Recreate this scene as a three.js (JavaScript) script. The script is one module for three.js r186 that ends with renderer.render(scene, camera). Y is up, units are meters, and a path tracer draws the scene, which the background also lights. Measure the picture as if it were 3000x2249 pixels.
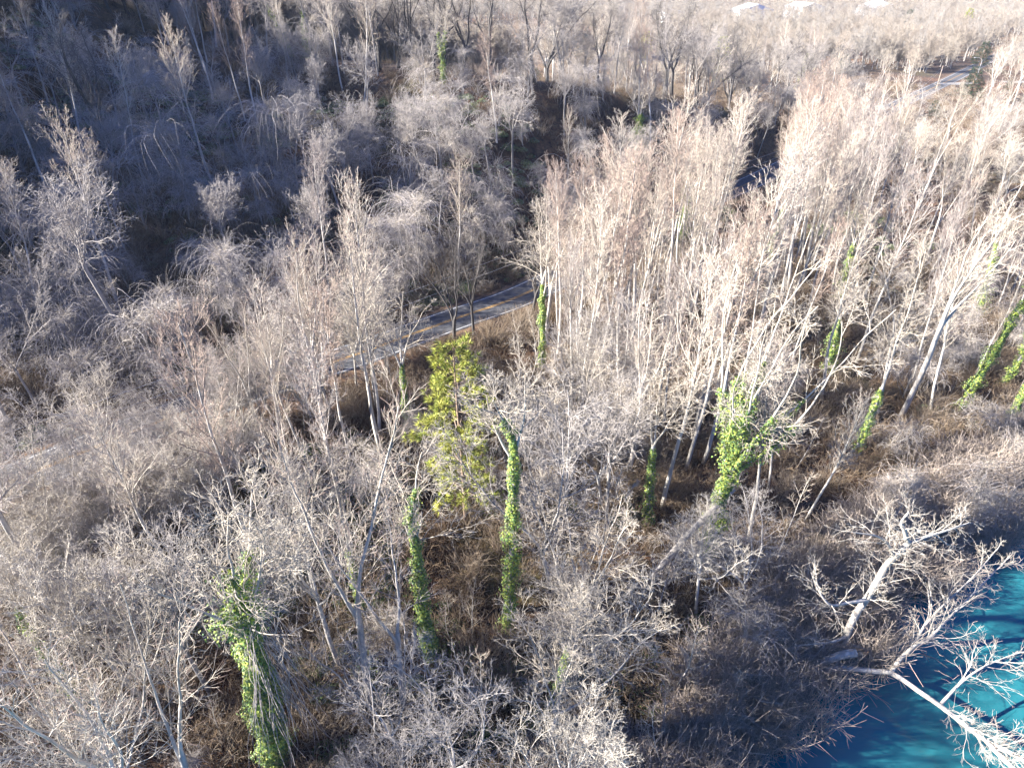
import * as THREE from 'three';

// ---------------------------------------------------------------- camera, sky, sun, exposure
const scene = new THREE.Scene();
const CAM_H = 45, PITCH = 31.5 * Math.PI / 180;
const camera = new THREE.PerspectiveCamera(2 * Math.atan(1124.5 / 2000) * 180 / Math.PI, 3000 / 2249, 0.5, 6000);
camera.position.set(0, CAM_H, 0);
camera.rotation.x = -PITCH;
const SUN_AZ = 4 * Math.PI / 180, SUN_EL = 27 * Math.PI / 180;      // low from the left
const sunDir = new THREE.Vector3(-Math.cos(SUN_EL) * Math.cos(SUN_AZ), Math.sin(SUN_EL), Math.cos(SUN_EL) * Math.sin(SUN_AZ));
{      // a clear winter sky: deep blue overhead, paler towards the horizon
  const W = 256, H = 128, a = new Float32Array(W * H * 4);
  for (let y = 0; y < H; y++) for (let x = 0; x < W; x++) {
    const el = (y + 0.5) / H * Math.PI - Math.PI / 2, k = Math.pow(1 - Math.max(0, Math.sin(el)), 2.2), o = (y * W + x) * 4;
    a[o] = 0.008 + 0.04 * k; a[o + 1] = 0.036 + 0.07 * k; a[o + 2] = 0.155 + 0.095 * k; a[o + 3] = 1;
  }
  const t = new THREE.DataTexture(a, W, H, THREE.RGBAFormat, THREE.FloatType);
  t.mapping = THREE.EquirectangularReflectionMapping; t.magFilter = THREE.LinearFilter; t.needsUpdate = true;
  scene.background = t; scene.environment = t;
}
const sun = new THREE.DirectionalLight(new THREE.Color(1, 0.955, 0.89), 5);
sun.position.copy(sunDir).multiplyScalar(600).add(new THREE.Vector3(0, 0, -100));
sun.target.position.set(0, 0, -100);
sun.castShadow = true;
sun.shadow.mapSize.set(4096, 4096);
Object.assign(sun.shadow.camera, { left: -250, right: 250, top: 250, bottom: -250, near: 1, far: 1600 });
scene.add(sun, sun.target);
const renderer = new THREE.WebGLRenderer();
renderer.toneMapping = THREE.LinearToneMapping;
renderer.toneMappingExposure = 6.3;
renderer.shadowMap.enabled = true;
scene.fog = new THREE.FogExp2(new THREE.Color().setRGB(0.75, 0.85, 1), 0.00007);

// ---------------------------------------------------------------- small helpers
const V = (x, y, z) => new THREE.Vector3(x, y, z);
const UP = V(0, 1, 0);
function rng(seed) { let a = seed | 0; return () => { a = (a + 0x6d2b79f5) | 0; let t = Math.imul(a ^ (a >>> 15), 1 | a); t = (t + Math.imul(t ^ (t >>> 7), 61 | t)) ^ t; return ((t ^ (t >>> 14)) >>> 0) / 4294967296; }; }
const clamp = (x, a, b) => Math.max(a, Math.min(b, x));
const smooth = (a, b, x) => { const t = clamp((x - a) / (b - a), 0, 1); return t * t * (3 - 2 * t); };
const lerp = (a, b, t) => a + (b - a) * t;
function hash2(i, j) { let h = Math.imul(i, 374761393) + Math.imul(j, 668265263); h = Math.imul(h ^ (h >>> 13), 1274126177); return ((h ^ (h >>> 16)) >>> 0) / 4294967296; }
function noise2(x, y) { const i = Math.floor(x), j = Math.floor(y), u = x - i, v = y - j, a = u * u * (3 - 2 * u), b = v * v * (3 - 2 * v); return lerp(lerp(hash2(i, j), hash2(i + 1, j), a), lerp(hash2(i, j + 1), hash2(i + 1, j + 1), a), b); }
const fbm = (x, y) => noise2(x, y) * 0.5 + noise2(x * 2.1 + 7, y * 2.1 + 3) * 0.28 + noise2(x * 4.3 + 1, y * 4.3 + 9) * 0.14 + noise2(x * 9.1, y * 9.1) * 0.08;
// where a point of the place lands in a 3000 x 2249 frame: used only to leave out what is far outside the view
const cp = Math.cos(PITCH), sp = Math.sin(PITCH);
function frame(x, y, z) { const dy = y - CAM_H, zc = -z * cp - dy * sp, yc = -z * sp + dy * cp; return [1500 + 2000 * x / zc, 1124.5 - 2000 * yc / zc, zc]; }
const inView = (x, y, z, m = 150) => { const [u, v, zc] = frame(x, y, z); return zc > 4 && u > -m && u < 3000 + m && v > -m && v < 2249 + m; };

// ---------------------------------------------------------------- the lie of the land (x right, d = -z away from the camera)
const ROAD = [[-330, -210], [-150, -40], [-90, 18], [-52, 53.8], [-37.5, 68.4], [-22, 80.5], [-8.2, 92.4], [1.1, 100.2], [36.6, 144.1], [60.2, 169.8], [100, 218], [154.4, 285.8], [196.8, 335.4], [322, 485.9], [700, 930]];
const BANK = [[-400, -260], [-120, -60], [-40, -4], [9.5, 22], [15.5, 27], [23.6, 34], [27.7, 37.5], [34.3, 42.1], [40.1, 46.2], [47, 50.7], [55.5, 55.8], [100, 82], [240, 150], [700, 330]];
const CREST = [[-420, 60, 70], [-240, 140, 75], [-160, 165, 62], [-120, 180, 46], [-78, 188, 31], [-40, 168, 27], [-5, 154, 24], [10, 164, 22.5], [41, 178, 17], [75, 212, 9], [110, 262, 3], [160, 330, 0.5]];
function toLine(L, x, d) {      // distance to a line, positive on its right, and where along it
  let best = 1e9, out = [0, 0, 0];
  for (let i = 0; i + 1 < L.length; i++) {
    const [ax, ad] = L[i], [bx, bd] = L[i + 1], ex = bx - ax, ed = bd - ad, t = clamp(((x - ax) * ex + (d - ad) * ed) / (ex * ex + ed * ed), 0, 1);
    const qx = x - ax - ex * t, qd = d - ad - ed * t, s = qx * qx + qd * qd;
    if (s < best) { best = s; out = [Math.sqrt(s) * (ex * qd - ed * qx > 0 ? -1 : 1), i, t]; }
  }
  return out;
}
const spur = (x, d) => 17 * Math.exp(-(((x + 118) / 34) ** 2) - (((d - 124) / 42) ** 2));      // a shoulder of the hill to the left of the view
const roadT = (x, d) => toLine(ROAD, x, d)[0], bankR = (x, d) => toLine(BANK, x, d)[0];
const WATER_Y = -5.5;
function land(x, d) {
  const t = roadT(x, d), n = (fbm(x * 0.06 + 40, d * 0.06) - 0.5) * 2.2 + (fbm(x * 0.3, d * 0.3 + 11) - 0.5) * 0.6;
  if (Math.abs(t) < 5) return -0.06;
  const far = smooth(150, 330, d);
  if (t > 0) {
    const r = bankR(x, d);
    let h = (-1.3 * smooth(5, 12, t) - 1.6 * smooth(12, 45, t)) * (1 - far) + n * smooth(6, 14, t);
    return lerp(h, -8.5, smooth(-9, 7.5, r));
  }
  const [c, i, k] = toLine(CREST, x, d), u = -t - 5, hc = lerp(CREST[i][2], CREST[i + 1][2], k);
  if (c > 0) { const w = u / (u + c); return spur(x, d) * smooth(0, 25, u) + -0.35 * smooth(0, 2, u) * (1 - smooth(2, 7, u)) + hc * lerp(w, smooth(0, 1, w), 0.55) + n * smooth(2, 10, u); }
  return lerp(hc, lerp(5, 0, smooth(40, 160, x)), smooth(0, 95, -c)) * smooth(0, 25, u) + n * smooth(2, 10, u);
}

// ---------------------------------------------------------------- materials
function grain(size, f, seed) { const a = new Uint8Array(size * size * 4); for (let y = 0; y < size; y++) for (let x = 0; x < size; x++) { const c = f(x / size, y / size, x, y), o = (y * size + x) * 4; a[o] = c[0]; a[o + 1] = c[1]; a[o + 2] = c[2]; a[o + 3] = 255; } const t = new THREE.DataTexture(a, size, size); t.wrapS = t.wrapT = THREE.RepeatWrapping; t.magFilter = THREE.LinearFilter; t.needsUpdate = true; return t; }
function tileNoise(n, r) { const g = Array.from({ length: n * n }, r); return (u, v) => { const x = u * n, y = v * n, i = Math.floor(x), j = Math.floor(y), a = x - i, b = y - j, A = a * a * (3 - 2 * a), B = b * b * (3 - 2 * b), at = (p, q) => g[((q % n + n) % n) * n + (p % n + n) % n]; return lerp(lerp(at(i, j), at(i + 1, j), A), lerp(at(i, j + 1), at(i + 1, j + 1), A), B); }; }
const r0 = rng(5), n8 = tileNoise(8, r0), n24 = tileNoise(24, r0), n64 = tileNoise(64, r0), n160 = tileNoise(160, r0);
const litterMap = grain(512, (u, v) => { const s = 0.3 * n8(u, v) + 0.25 * n24(u, v) + 0.25 * n64(u, v) + 0.45 * n160(u, v), k = clamp((s - 0.25) * 1.35, 0.12, 1); const w = n24(v, u); return [255 * Math.pow(k, 0.6), 255 * Math.pow(k, 0.66) * lerp(0.86, 0.97, w), 255 * Math.pow(k, 0.75) * lerp(0.72, 0.9, w)]; });
litterMap.colorSpace = THREE.SRGBColorSpace;
const litterBump = grain(512, (u, v) => { const k = 255 * (0.35 * n64(u, v) + 0.65 * n160(u, v)); return [k, k, k]; });
const asphaltMap = grain(512, (u, v) => { const crack = Math.abs(n24(u, v) - 0.5) < 0.012 ? 60 : 0, k = clamp(195 + 70 * (n8(u, v) - 0.5) + 50 * (n64(u, v) - 0.5) + 60 * (n160(u, v) - 0.5) - crack, 20, 255); return [k, k, k]; });
const gravelMat = new THREE.MeshStandardMaterial({ color: new THREE.Color().setRGB(0.26, 0.2, 0.15), roughness: 0.95 });
asphaltMap.colorSpace = THREE.SRGBColorSpace;
const groundMat = new THREE.MeshStandardMaterial({ vertexColors: true, map: litterMap, bumpMap: litterBump, bumpScale: 0.05, roughness: 0.95 });
const asphaltMat = new THREE.MeshStandardMaterial({ color: new THREE.Color().setRGB(0.1, 0.1, 0.105), map: asphaltMap, roughness: 0.85 });
const yellowPaint = new THREE.MeshStandardMaterial({ color: new THREE.Color().setRGB(0.55, 0.3, 0.05), map: asphaltMap, roughness: 0.7 });
const whitePaint = new THREE.MeshStandardMaterial({ color: new THREE.Color().setRGB(0.75, 0.74, 0.7), map: asphaltMap, roughness: 0.7 });
const waterBump = grain(512, (u, v) => { const k = 255 * (0.5 * n8(u, v * 2 % 1) + 0.35 * n24(u, v) + 0.15 * n64(u, v)); return [k, k, k]; });
const waterMat = new THREE.MeshPhysicalMaterial({ color: new THREE.Color().setRGB(0.016, 0.115, 0.13), roughness: 0.07, ior: 1.33, bumpMap: waterBump, bumpScale: 0.03 });
const bark = (name) => { const m = new THREE.MeshStandardMaterial({ vertexColors: true, roughness: 0.9 }); m.name = name; return m; };
const barkMat = bark('bark'), twigMat = bark('twigs'), vineMat = bark('vines'), brushMat = bark('brush');
const leafMat = new THREE.MeshPhysicalMaterial({ vertexColors: true, roughness: 0.9, transmission: 0.35, thickness: 0, side: THREE.DoubleSide }); leafMat.name = 'ivy leaves';
const needleMat = new THREE.MeshPhysicalMaterial({ vertexColors: true, roughness: 0.9, transmission: 0.2, thickness: 0, side: THREE.DoubleSide }); needleMat.name = 'needles';

const shadows = (o) => { o.traverse((m) => { if (m.isMesh) m.castShadow = m.receiveShadow = true; }); return o; };
function structure(name, geometry, material, parent = scene) { const m = new THREE.Mesh(geometry, material); m.name = name; if (parent === scene) m.userData.kind = 'structure'; parent.add(m); return shadows(m); }

// ---------------------------------------------------------------- ground
{
  const xs = [], ds = [];
  for (let x = -420; x < -110; x += 12) xs.push(x);
  for (let x = -110; x < 130; x += 1.6) xs.push(x);
  for (let x = 130; x < 360; x += 6) xs.push(x);
  for (let x = 360; x <= 1800; x += 40) xs.push(x);
  for (let x = -460; x > -1800; x -= 60) xs.unshift(x);
  for (let d = -120; d < 5; d += 12) ds.push(d);
  for (let d = 5; d < 215; d += 1.6) ds.push(d);
  for (let d = 215; d < 520; d += 6) ds.push(d);
  for (let d = 520; d <= 3600; d += 70) ds.push(d);
  const p = [], c = [], uv = [], ix = [], W = xs.length;
  const tan = [0.17, 0.105, 0.06], brown = [0.075, 0.048, 0.032], straw = [0.3, 0.25, 0.18], clay = [0.3, 0.17, 0.11], moss = [0.13, 0.14, 0.05];
  for (const d of ds) for (const x of xs) {
    const t = roadT(x, d), far = smooth(170, 260, d) * (t < -30 || d > 420 ? 1 : 0);
    p.push(x, land(x, d) - smooth(500, 3500, d) * 30, -d); uv.push(x / 7, d / 7);
    const a = fbm(x * 0.13, d * 0.13), b = fbm(x * 0.05 + 60, d * 0.05 + 20), col = [0, 1, 2].map((k) => { let v = lerp(brown[k], tan[k], smooth(0.3, 0.65, a)); v = lerp(v, moss[k], smooth(0.56, 0.72, b) * 0.6); v = lerp(v, straw[k], far); return lerp(v, clay[k], smooth(0.6, 0.68, fbm(x * 0.03 + 5, d * 0.03 + 80)) * smooth(200, 260, d) * 0.5); });
    c.push(...col);
  }
  for (let j = 0; j + 1 < ds.length; j++) for (let i = 0; i + 1 < W; i++) { const a = j * W + i; ix.push(a, a + 1, a + W, a + 1, a + W + 1, a + W); }
  const g = new THREE.BufferGeometry();
  g.setAttribute('position', new THREE.Float32BufferAttribute(p, 3)); g.setAttribute('color', new THREE.Float32BufferAttribute(c, 3)); g.setAttribute('uv', new THREE.Float32BufferAttribute(uv, 2)); g.setIndex(ix); g.computeVertexNormals();
  structure('ground', g, groundMat);
}
// ---------------------------------------------------------------- road, markings, river
const roadCurve = new THREE.CatmullRomCurve3(ROAD.map(([x, d]) => V(x, 0, -d)), false, 'centripetal');
function strip(from, to, y, samples = 420) {
  const p = [], uv = [], ix = [], L = roadCurve.getLength();
  for (let i = 0; i <= samples; i++) {
    const u = i / samples, q = roadCurve.getPointAt(u), t = roadCurve.getTangentAt(u), nx = -t.z, nz = t.x, n = Math.hypot(nx, nz), s = u * L / 4;
    for (const o of [from, to]) { p.push(q.x + nx / n * o, y, q.z + nz / n * o); uv.push(o / 4, s); }
    if (i) { const a = i * 2; ix.push(a - 2, a - 1, a, a - 1, a + 1, a); }
  }
  const g = new THREE.BufferGeometry(); g.setAttribute('position', new THREE.Float32BufferAttribute(p, 3)); g.setAttribute('uv', new THREE.Float32BufferAttribute(uv, 2)); g.setIndex(ix); g.computeVertexNormals();
  if (g.attributes.normal.getY(0) < 0) { const k = g.index.array; for (let i = 0; i < k.length; i += 3) { const z = k[i]; k[i] = k[i + 1]; k[i + 1] = z; } g.computeVertexNormals(); }
  return g;
}
structure('road_shoulder', strip(-4.5, 4.5, -0.03), gravelMat); gravelMat.map = litterMap; gravelMat.bumpMap = litterBump; gravelMat.bumpScale = 0.03;
const road = structure('road', strip(-3.5, 3.5, 0), asphaltMat);
structure('yellow_line', strip(-0.24, -0.08, 0.006), yellowPaint, road);
structure('yellow_line', strip(0.08, 0.24, 0.006), yellowPaint, road);
structure('edge_line', strip(-3.1, -2.95, 0.006), whitePaint, road);
structure('edge_line', strip(2.95, 3.1, 0.006), whitePaint, road);
{      // a side road of worn concrete meeting it at the far junction
  const g = new THREE.BufferGeometry(), p = []; [[190, 327], [215, 334], [260, 337], [360, 336]].forEach(([x, d], i, L) => { if (!i) return; const [a, b] = L[i - 1]; p.push(a, 0.1, -b + 3, x, 0.1, -d + 3, x, 0.1, -d - 3, a, 0.1, -b + 3, x, 0.1, -d - 3, a, 0.1, -b - 3); });
  g.setAttribute('position', new THREE.Float32BufferAttribute(p, 3)); g.setAttribute('uv', new THREE.Float32BufferAttribute(p.filter((_, i) => i % 3 !== 1).map((v) => v / 4), 2)); g.computeVertexNormals();
  structure('side_road', g, new THREE.MeshStandardMaterial({ color: new THREE.Color().setRGB(0.36, 0.34, 0.31), map: asphaltMap, roughness: 0.9 }));
}
{
  const s = new THREE.Shape(); s.moveTo(-400, 262); BANK.forEach(([x, d]) => s.lineTo(x - 12, d + 14)); s.lineTo(900, 300); s.lineTo(900, -400); s.lineTo(-400, -400);
  const g = new THREE.ShapeGeometry(s); g.rotateX(-Math.PI / 2); const q = g.attributes.position, uv = g.attributes.uv; for (let i = 0; i < q.count; i++) uv.setXY(i, q.getX(i) / 9, q.getZ(i) / 4); g.translate(0, WATER_Y, 0);
  structure('river', g, waterMat);
}

// ---------------------------------------------------------------- geometry writer
class Geo {
  constructor() { this.p = []; this.n = []; this.c = []; this.i = []; }
  get tris() { return this.i.length / 3; }
  tube(pts, rad, sides, col, tip = col, blotch = null) {
    const base = this.p.length / 3, m = pts.length, t = V(), a = V(), b = V();
    for (let k = 0; k < m; k++) {
      const q = pts[k]; t.subVectors(pts[Math.min(k + 1, m - 1)], pts[Math.max(k - 1, 0)]).normalize();
      if (k === 0) { a.set(Math.abs(t.y) > 0.9 ? 1 : 0, Math.abs(t.y) > 0.9 ? 0 : 1, 0); }
      a.addScaledVector(t, -a.dot(t)); if (a.lengthSq() < 1e-6) a.set(t.z, t.x, t.y).addScaledVector(t, -a.dot(t)); a.normalize(); b.crossVectors(t, a);
      const f = k / (m - 1), r = rad[k];
      for (let s = 0; s < sides; s++) {
        const an = s / sides * 6.2832, cx = Math.cos(an), sx = Math.sin(an), nx = a.x * cx + b.x * sx, ny = a.y * cx + b.y * sx, nz = a.z * cx + b.z * sx;
        const rr = blotch ? r * blotch.r(k, s) : r, l = blotch ? blotch.c(k, s) : 1;
        this.p.push(q.x + nx * rr, q.y + ny * rr, q.z + nz * rr); this.n.push(nx, ny, nz);
        this.c.push(lerp(col[0], tip[0], f) * l, lerp(col[1], tip[1], f) * l, lerp(col[2], tip[2], f) * l);
      }
    }
    for (let k = 0; k + 1 < m; k++) for (let s = 0; s < sides; s++) { const q = base + k * sides, s2 = (s + 1) % sides; this.i.push(q + s, q + s2, q + sides + s, q + s2, q + sides + s2, q + sides + s); }
    if (sides > 3) { const q = base + (m - 1) * sides; for (let s = 1; s + 1 < sides; s++) this.i.push(q, q + s, q + s + 1); }
  }
  leaf(c, n, u, w, l, col) {     // a small leaf folded along its midrib
    const v = V().crossVectors(u, n).normalize(), k = this.p.length / 3, h = w * 0.5;
    const put = (x, y, z) => { this.p.push(c.x + v.x * x + u.x * y + n.x * z, c.y + v.y * x + u.y * y + n.y * z, c.z + v.z * x + u.z * y + n.z * z); this.n.push(n.x + v.x * x / h * 0.35, n.y + v.y * x / h * 0.35, n.z + v.z * x / h * 0.35); this.c.push(...col); };
    put(0, -l * 0.5, 0); put(h, -l * 0.1, w * 0.18); put(0, l * 0.5, 0); put(-h, -l * 0.1, w * 0.18);
    this.i.push(k, k + 1, k + 2, k, k + 2, k + 3);
  }
  needle(c, d, side, len, w, col, tip) { const k = this.p.length / 3; this.p.push(c.x - side.x * w, c.y - side.y * w, c.z - side.z * w, c.x + side.x * w, c.y + side.y * w, c.z + side.z * w, c.x + d.x * len, c.y + d.y * len, c.z + d.z * len); const n = V().crossVectors(side, d); if (n.y < 0) n.negate(); for (let q = 0; q < 3; q++) this.n.push(n.x, n.y, n.z); this.c.push(...col, ...col, ...tip); this.i.push(k, k + 1, k + 2); }
  build() { const g = new THREE.BufferGeometry(); g.setAttribute('position', new THREE.Float32BufferAttribute(this.p, 3)); g.setAttribute('normal', new THREE.Float32BufferAttribute(this.n, 3)); g.setAttribute('color', new THREE.Float32BufferAttribute(this.c, 3)); g.setIndex(this.i); this.p = this.n = this.c = null; return g; }
}
let triangles = 0;
const built = (g) => { triangles += g.tris; return g.build(); };

// ---------------------------------------------------------------- growing branches
const randDir = (R) => { const z = R() * 2 - 1, a = R() * 6.2832, s = Math.sqrt(1 - z * z); return V(s * Math.cos(a), z, s * Math.sin(a)); };
function wander(R, start, dir, len, segs, crook, up, sag = 0) {
  const pts = [start.clone()], d = dir.clone().normalize(), step = len / segs;
  for (let k = 0; k < segs; k++) { d.addScaledVector(randDir(R), crook); d.y += up - sag * (k / segs); d.normalize(); pts.push(pts[k].clone().addScaledVector(d, step)); }
  return pts;
}
const taper = (n, a, b, pow = 1) => Array.from({ length: n }, (_, k) => lerp(a, b, Math.pow(k / (n - 1), pow)));
function along(path, u) { const m = path.pts.length - 1, f = clamp(u, 0, 0.9999) * m, k = Math.floor(f), w = f - k; return { p: path.pts[k].clone().lerp(path.pts[k + 1], w), d: path.pts[k + 1].clone().sub(path.pts[k]).normalize(), r: lerp(path.rad[k], path.rad[k + 1], w) }; }
const shade = (c, k) => [c[0] * k, c[1] * k, c[2] * k];
// branches of LEVEL on one axis; S holds one row of settings per level
function grow(R, out, axis, len, level, S) {
  const s = S[level]; if (!s) return;
  const n = Math.max(1, Math.round(s.n * (s.perMetre ? len : 1) * lerp(0.8, 1.2, R()))), spin = R() * 6.28;
  for (let k = 0; k < n; k++) {
    const u = lerp(s.u0, 1, Math.pow((k + R() * 0.9) / n, s.bias ?? 1)), at = along(axis, u), az = spin + k * 2.39996 + (R() - 0.5) * 0.9;
    const a = V(1, 0, 0).addScaledVector(at.d, -at.d.x); if (a.lengthSq() < 0.05) a.set(0, 0, 1).addScaledVector(at.d, -at.d.z); a.normalize(); const b = V().crossVectors(at.d, a), th = lerp(s.ang[0], s.ang[1], R()) * lerp(1.15, 0.75, u);
    const dir = at.d.clone().multiplyScalar(Math.cos(th)).addScaledVector(a, Math.sin(th) * Math.cos(az)).addScaledVector(b, Math.sin(th) * Math.sin(az)); dir.y += s.lift ?? 0;
    const L = s.len * (s.prof ? s.prof(u) : lerp(1.1, 0.55, u)) * (s.ofParent ? len : 1) * lerp(0.65, 1.25, R()); if (L < 0.12) continue;
    const rad = Math.max(s.rmin, Math.min(at.r * 0.7, L * s.rk)), pts = wander(R, at.p, dir, L, s.segs, s.crook, s.up, s.sag ?? 0), rr = taper(pts.length, rad, Math.max(s.rmin * 0.6, rad * 0.3));
    const c = shade(s.col, lerp(0.8, 1.2, R()));
    out.tube(pts, rr, s.sides, c, s.tip ? shade(s.tip, lerp(0.8, 1.2, R())) : c);
    grow(R, out, { pts, rad: rr }, L, level + 1, S);
  }
}
const mottle = (R, amount, lump) => { const o = R() * 100; return { r: (k, s) => 1 + lump * (noise2(k * 0.7 + o, s * 1.3) - 0.5) * 2, c: (k, s) => 1 + amount * (noise2(k * 0.9 + o * 3, s * 0.9 + o) - 0.5) * 2 }; };

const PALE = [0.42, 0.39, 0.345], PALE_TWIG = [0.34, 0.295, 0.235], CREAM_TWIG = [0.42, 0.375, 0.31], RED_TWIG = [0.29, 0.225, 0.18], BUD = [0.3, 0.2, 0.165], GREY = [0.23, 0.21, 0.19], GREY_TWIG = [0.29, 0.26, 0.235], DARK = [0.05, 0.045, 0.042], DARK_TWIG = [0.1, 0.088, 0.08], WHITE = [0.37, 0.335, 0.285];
// a bare deciduous tree: trunk mesh and crown mesh, drawn at its own size with its foot at the origin
function bareTree(seed, o) {
  const R = rng(seed), trunk = new Geo(), crown = new Geo(), H = o.h, forkAt = o.fork ?? 1, axes = [];
  const segs = Math.round(H * 0.9) + 2, lean = randDir(R).setY(0).multiplyScalar(o.lean ?? 0.04);
  const tl = H * (forkAt < 1 ? forkAt : 1), tp = wander(R, V(0, -0.6, 0), V(lean.x, 1, lean.z), tl + 0.6, Math.max(4, Math.round(segs * forkAt)), o.crook ?? 0.035, 0.05);
  const tr = tp.map((_, k) => { const f = k / (tp.length - 1); return o.r * lerp(1, forkAt < 1 ? 0.75 : 0.1, f) * (1 + 0.5 * Math.max(0, 1 - k * 0.9)); });
  const mot = mottle(R, o.mottle ?? 0.3, 0.08);
  trunk.tube(tp, tr, 8, o.bark, o.barkTop ?? o.bark, mot);
  if (forkAt < 1) {
    const k = o.leaders ?? 3, spin = R() * 6.28, end = along({ pts: tp, rad: tr }, 0.995);
    for (let q = 0; q < k; q++) {
      const az = spin + q / k * 6.28 + (R() - 0.5) * 0.7, th = lerp(...(o.spread ?? [0.2, 0.5]), R()), L = H * (1 - forkAt) * lerp(0.8, 1.12, R()), dir = V(Math.sin(th) * Math.cos(az), Math.cos(th), Math.sin(th) * Math.sin(az));
      const from = q ? along({ pts: tp, rad: tr }, lerp(0.8, 0.995, R())) : end, pts = wander(R, from.p, dir, L, Math.round(L * 0.9) + 3, o.limbCrook ?? 0.09, 0.05), rr = taper(pts.length, from.r * 0.72, 0.03, 0.8);
      trunk.tube(pts, rr, 6, o.barkTop ?? o.bark, o.twig, mot); axes.push([{ pts, rad: rr }, L, true]);
    }
  } else axes.push([{ pts: tp, rad: tr }, H, false]);
  for (const [axis, L, led] of axes) grow(R, crown, axis, L, led ? 1 : 0, o.S(led));
  return { trunk: built(trunk), crown: built(crown), stem: { pts: tp, rad: tr }, limbs: axes.filter((a) => a[2]).map((a) => a[0]) };
}
const TW = 0.0135;      // twig radius
const poplar = (twig = PALE_TWIG, tip = BUD, k = 1) => ({ S: (led) => { const egg = (u) => Math.sin(clamp((u - 0.3) / 0.76, 0.04, 1) * Math.PI) * 0.75 + 0.25; return [
  { n: 28 * k, u0: 0.45, ang: [0.4, 0.85], len: 5.4, prof: egg, rk: 0.0105, rmin: 0.026, segs: 7, sides: 4, crook: 0.15, up: 0.09, col: twig },
  { n: led ? 15 * k : 6.5, u0: led ? 0.12 : 0.16, ang: [0.4, 0.85], len: led ? 3.6 : 0.46, ofParent: !led, rk: 0.0095, rmin: 0.018, segs: 5, sides: 3, crook: 0.18, up: 0.07, col: twig },
  { n: led ? 7 : 4.6, u0: 0.15, ang: [0.4, 0.85], len: 0.55, ofParent: true, rk: 0.009, rmin: TW * 1.05, segs: 4, sides: 3, crook: 0.22, up: 0.07, col: twig },
  { n: 2.6, u0: 0.15, ang: [0.35, 0.8], len: 0.75, ofParent: true, rk: 0.008, rmin: TW * 0.85, segs: 2, sides: 3, crook: 0.2, up: 0.08, col: twig, tip }]; } });
const spreading = (twig, tip, c = 1, k = 1) => ({ S: () => [null,
  { n: 10 * k, u0: 0.16, ang: [0.5, 1.1], len: 4.6, rk: 0.0105, rmin: 0.026, segs: 8, sides: 4, crook: 0.21 * c, up: 0.03, col: twig },
  { n: 7, u0: 0.1, ang: [0.5, 1.1], len: 0.55, ofParent: true, rk: 0.0095, rmin: 0.018, segs: 6, sides: 3, crook: 0.24 * c, up: 0.02, col: twig },
  { n: 5, u0: 0.12, ang: [0.45, 1.05], len: 0.6, ofParent: true, rk: 0.009, rmin: TW * 1.05, segs: 4, sides: 3, crook: 0.26 * c, up: 0.02, col: twig },
  { n: 2.2, u0: 0.2, ang: [0.4, 1], len: 0.75, ofParent: true, rk: 0.008, rmin: TW * 0.85, segs: 2, sides: 3, crook: 0.26 * c, up: 0.01, col: twig, tip }] });
const TWIGS = [PALE_TWIG, CREAM_TWIG, GREY_TWIG, RED_TWIG, CREAM_TWIG];
const lean1 = (o) => ({ lean: 0.07, ...o });
const PROTO = {
  poplar: [11, 12, 13, 14, 15].map((s, i) => bareTree(s, lean1({ h: 25 + i, r: 0.25, crook: 0.045, bark: i % 2 ? PALE : [0.32, 0.295, 0.26], barkTop: PALE, twig: TWIGS[i], mottle: 0.5, ...poplar(TWIGS[i]) }))),
  forked: [21, 22, 23].map((s, i) => bareTree(s, lean1({ h: 24, r: 0.28, fork: [0.42, 0.52, 0.36][i], leaders: 2 + (i % 2), spread: [0.06, 0.32], bark: GREY, barkTop: PALE, twig: TWIGS[i], mottle: 0.5, ...poplar(TWIGS[i]) }))),
  broad: [31, 32, 33].map((s, i) => bareTree(s, lean1({ h: 19, r: 0.22, lean: 0.14, crook: 0.07, fork: [0.32, 0.42, 0.25][i], leaders: 4 + (i % 2), spread: [0.2, 0.8], limbCrook: 0.15, bark: GREY, barkTop: PALE, twig: TWIGS[i], mottle: 0.5, ...spreading(TWIGS[i], GREY_TWIG) }))),
  grey: [41, 42, 43].map((s, i) => bareTree(s, lean1({ h: 18, r: 0.2, lean: 0.12, fork: [0.5, 0.62, 0.4][i], leaders: 3, spread: [0.2, 0.6], limbCrook: 0.14, bark: GREY, twig: GREY_TWIG, mottle: 0.5, ...spreading(GREY_TWIG, GREY_TWIG) }))),
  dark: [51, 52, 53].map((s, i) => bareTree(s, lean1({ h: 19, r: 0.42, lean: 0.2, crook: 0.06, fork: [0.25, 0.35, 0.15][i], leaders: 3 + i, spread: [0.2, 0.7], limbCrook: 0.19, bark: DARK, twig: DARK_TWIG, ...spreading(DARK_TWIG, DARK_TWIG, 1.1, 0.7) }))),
};
console.log('trees', Math.round(triangles));

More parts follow.
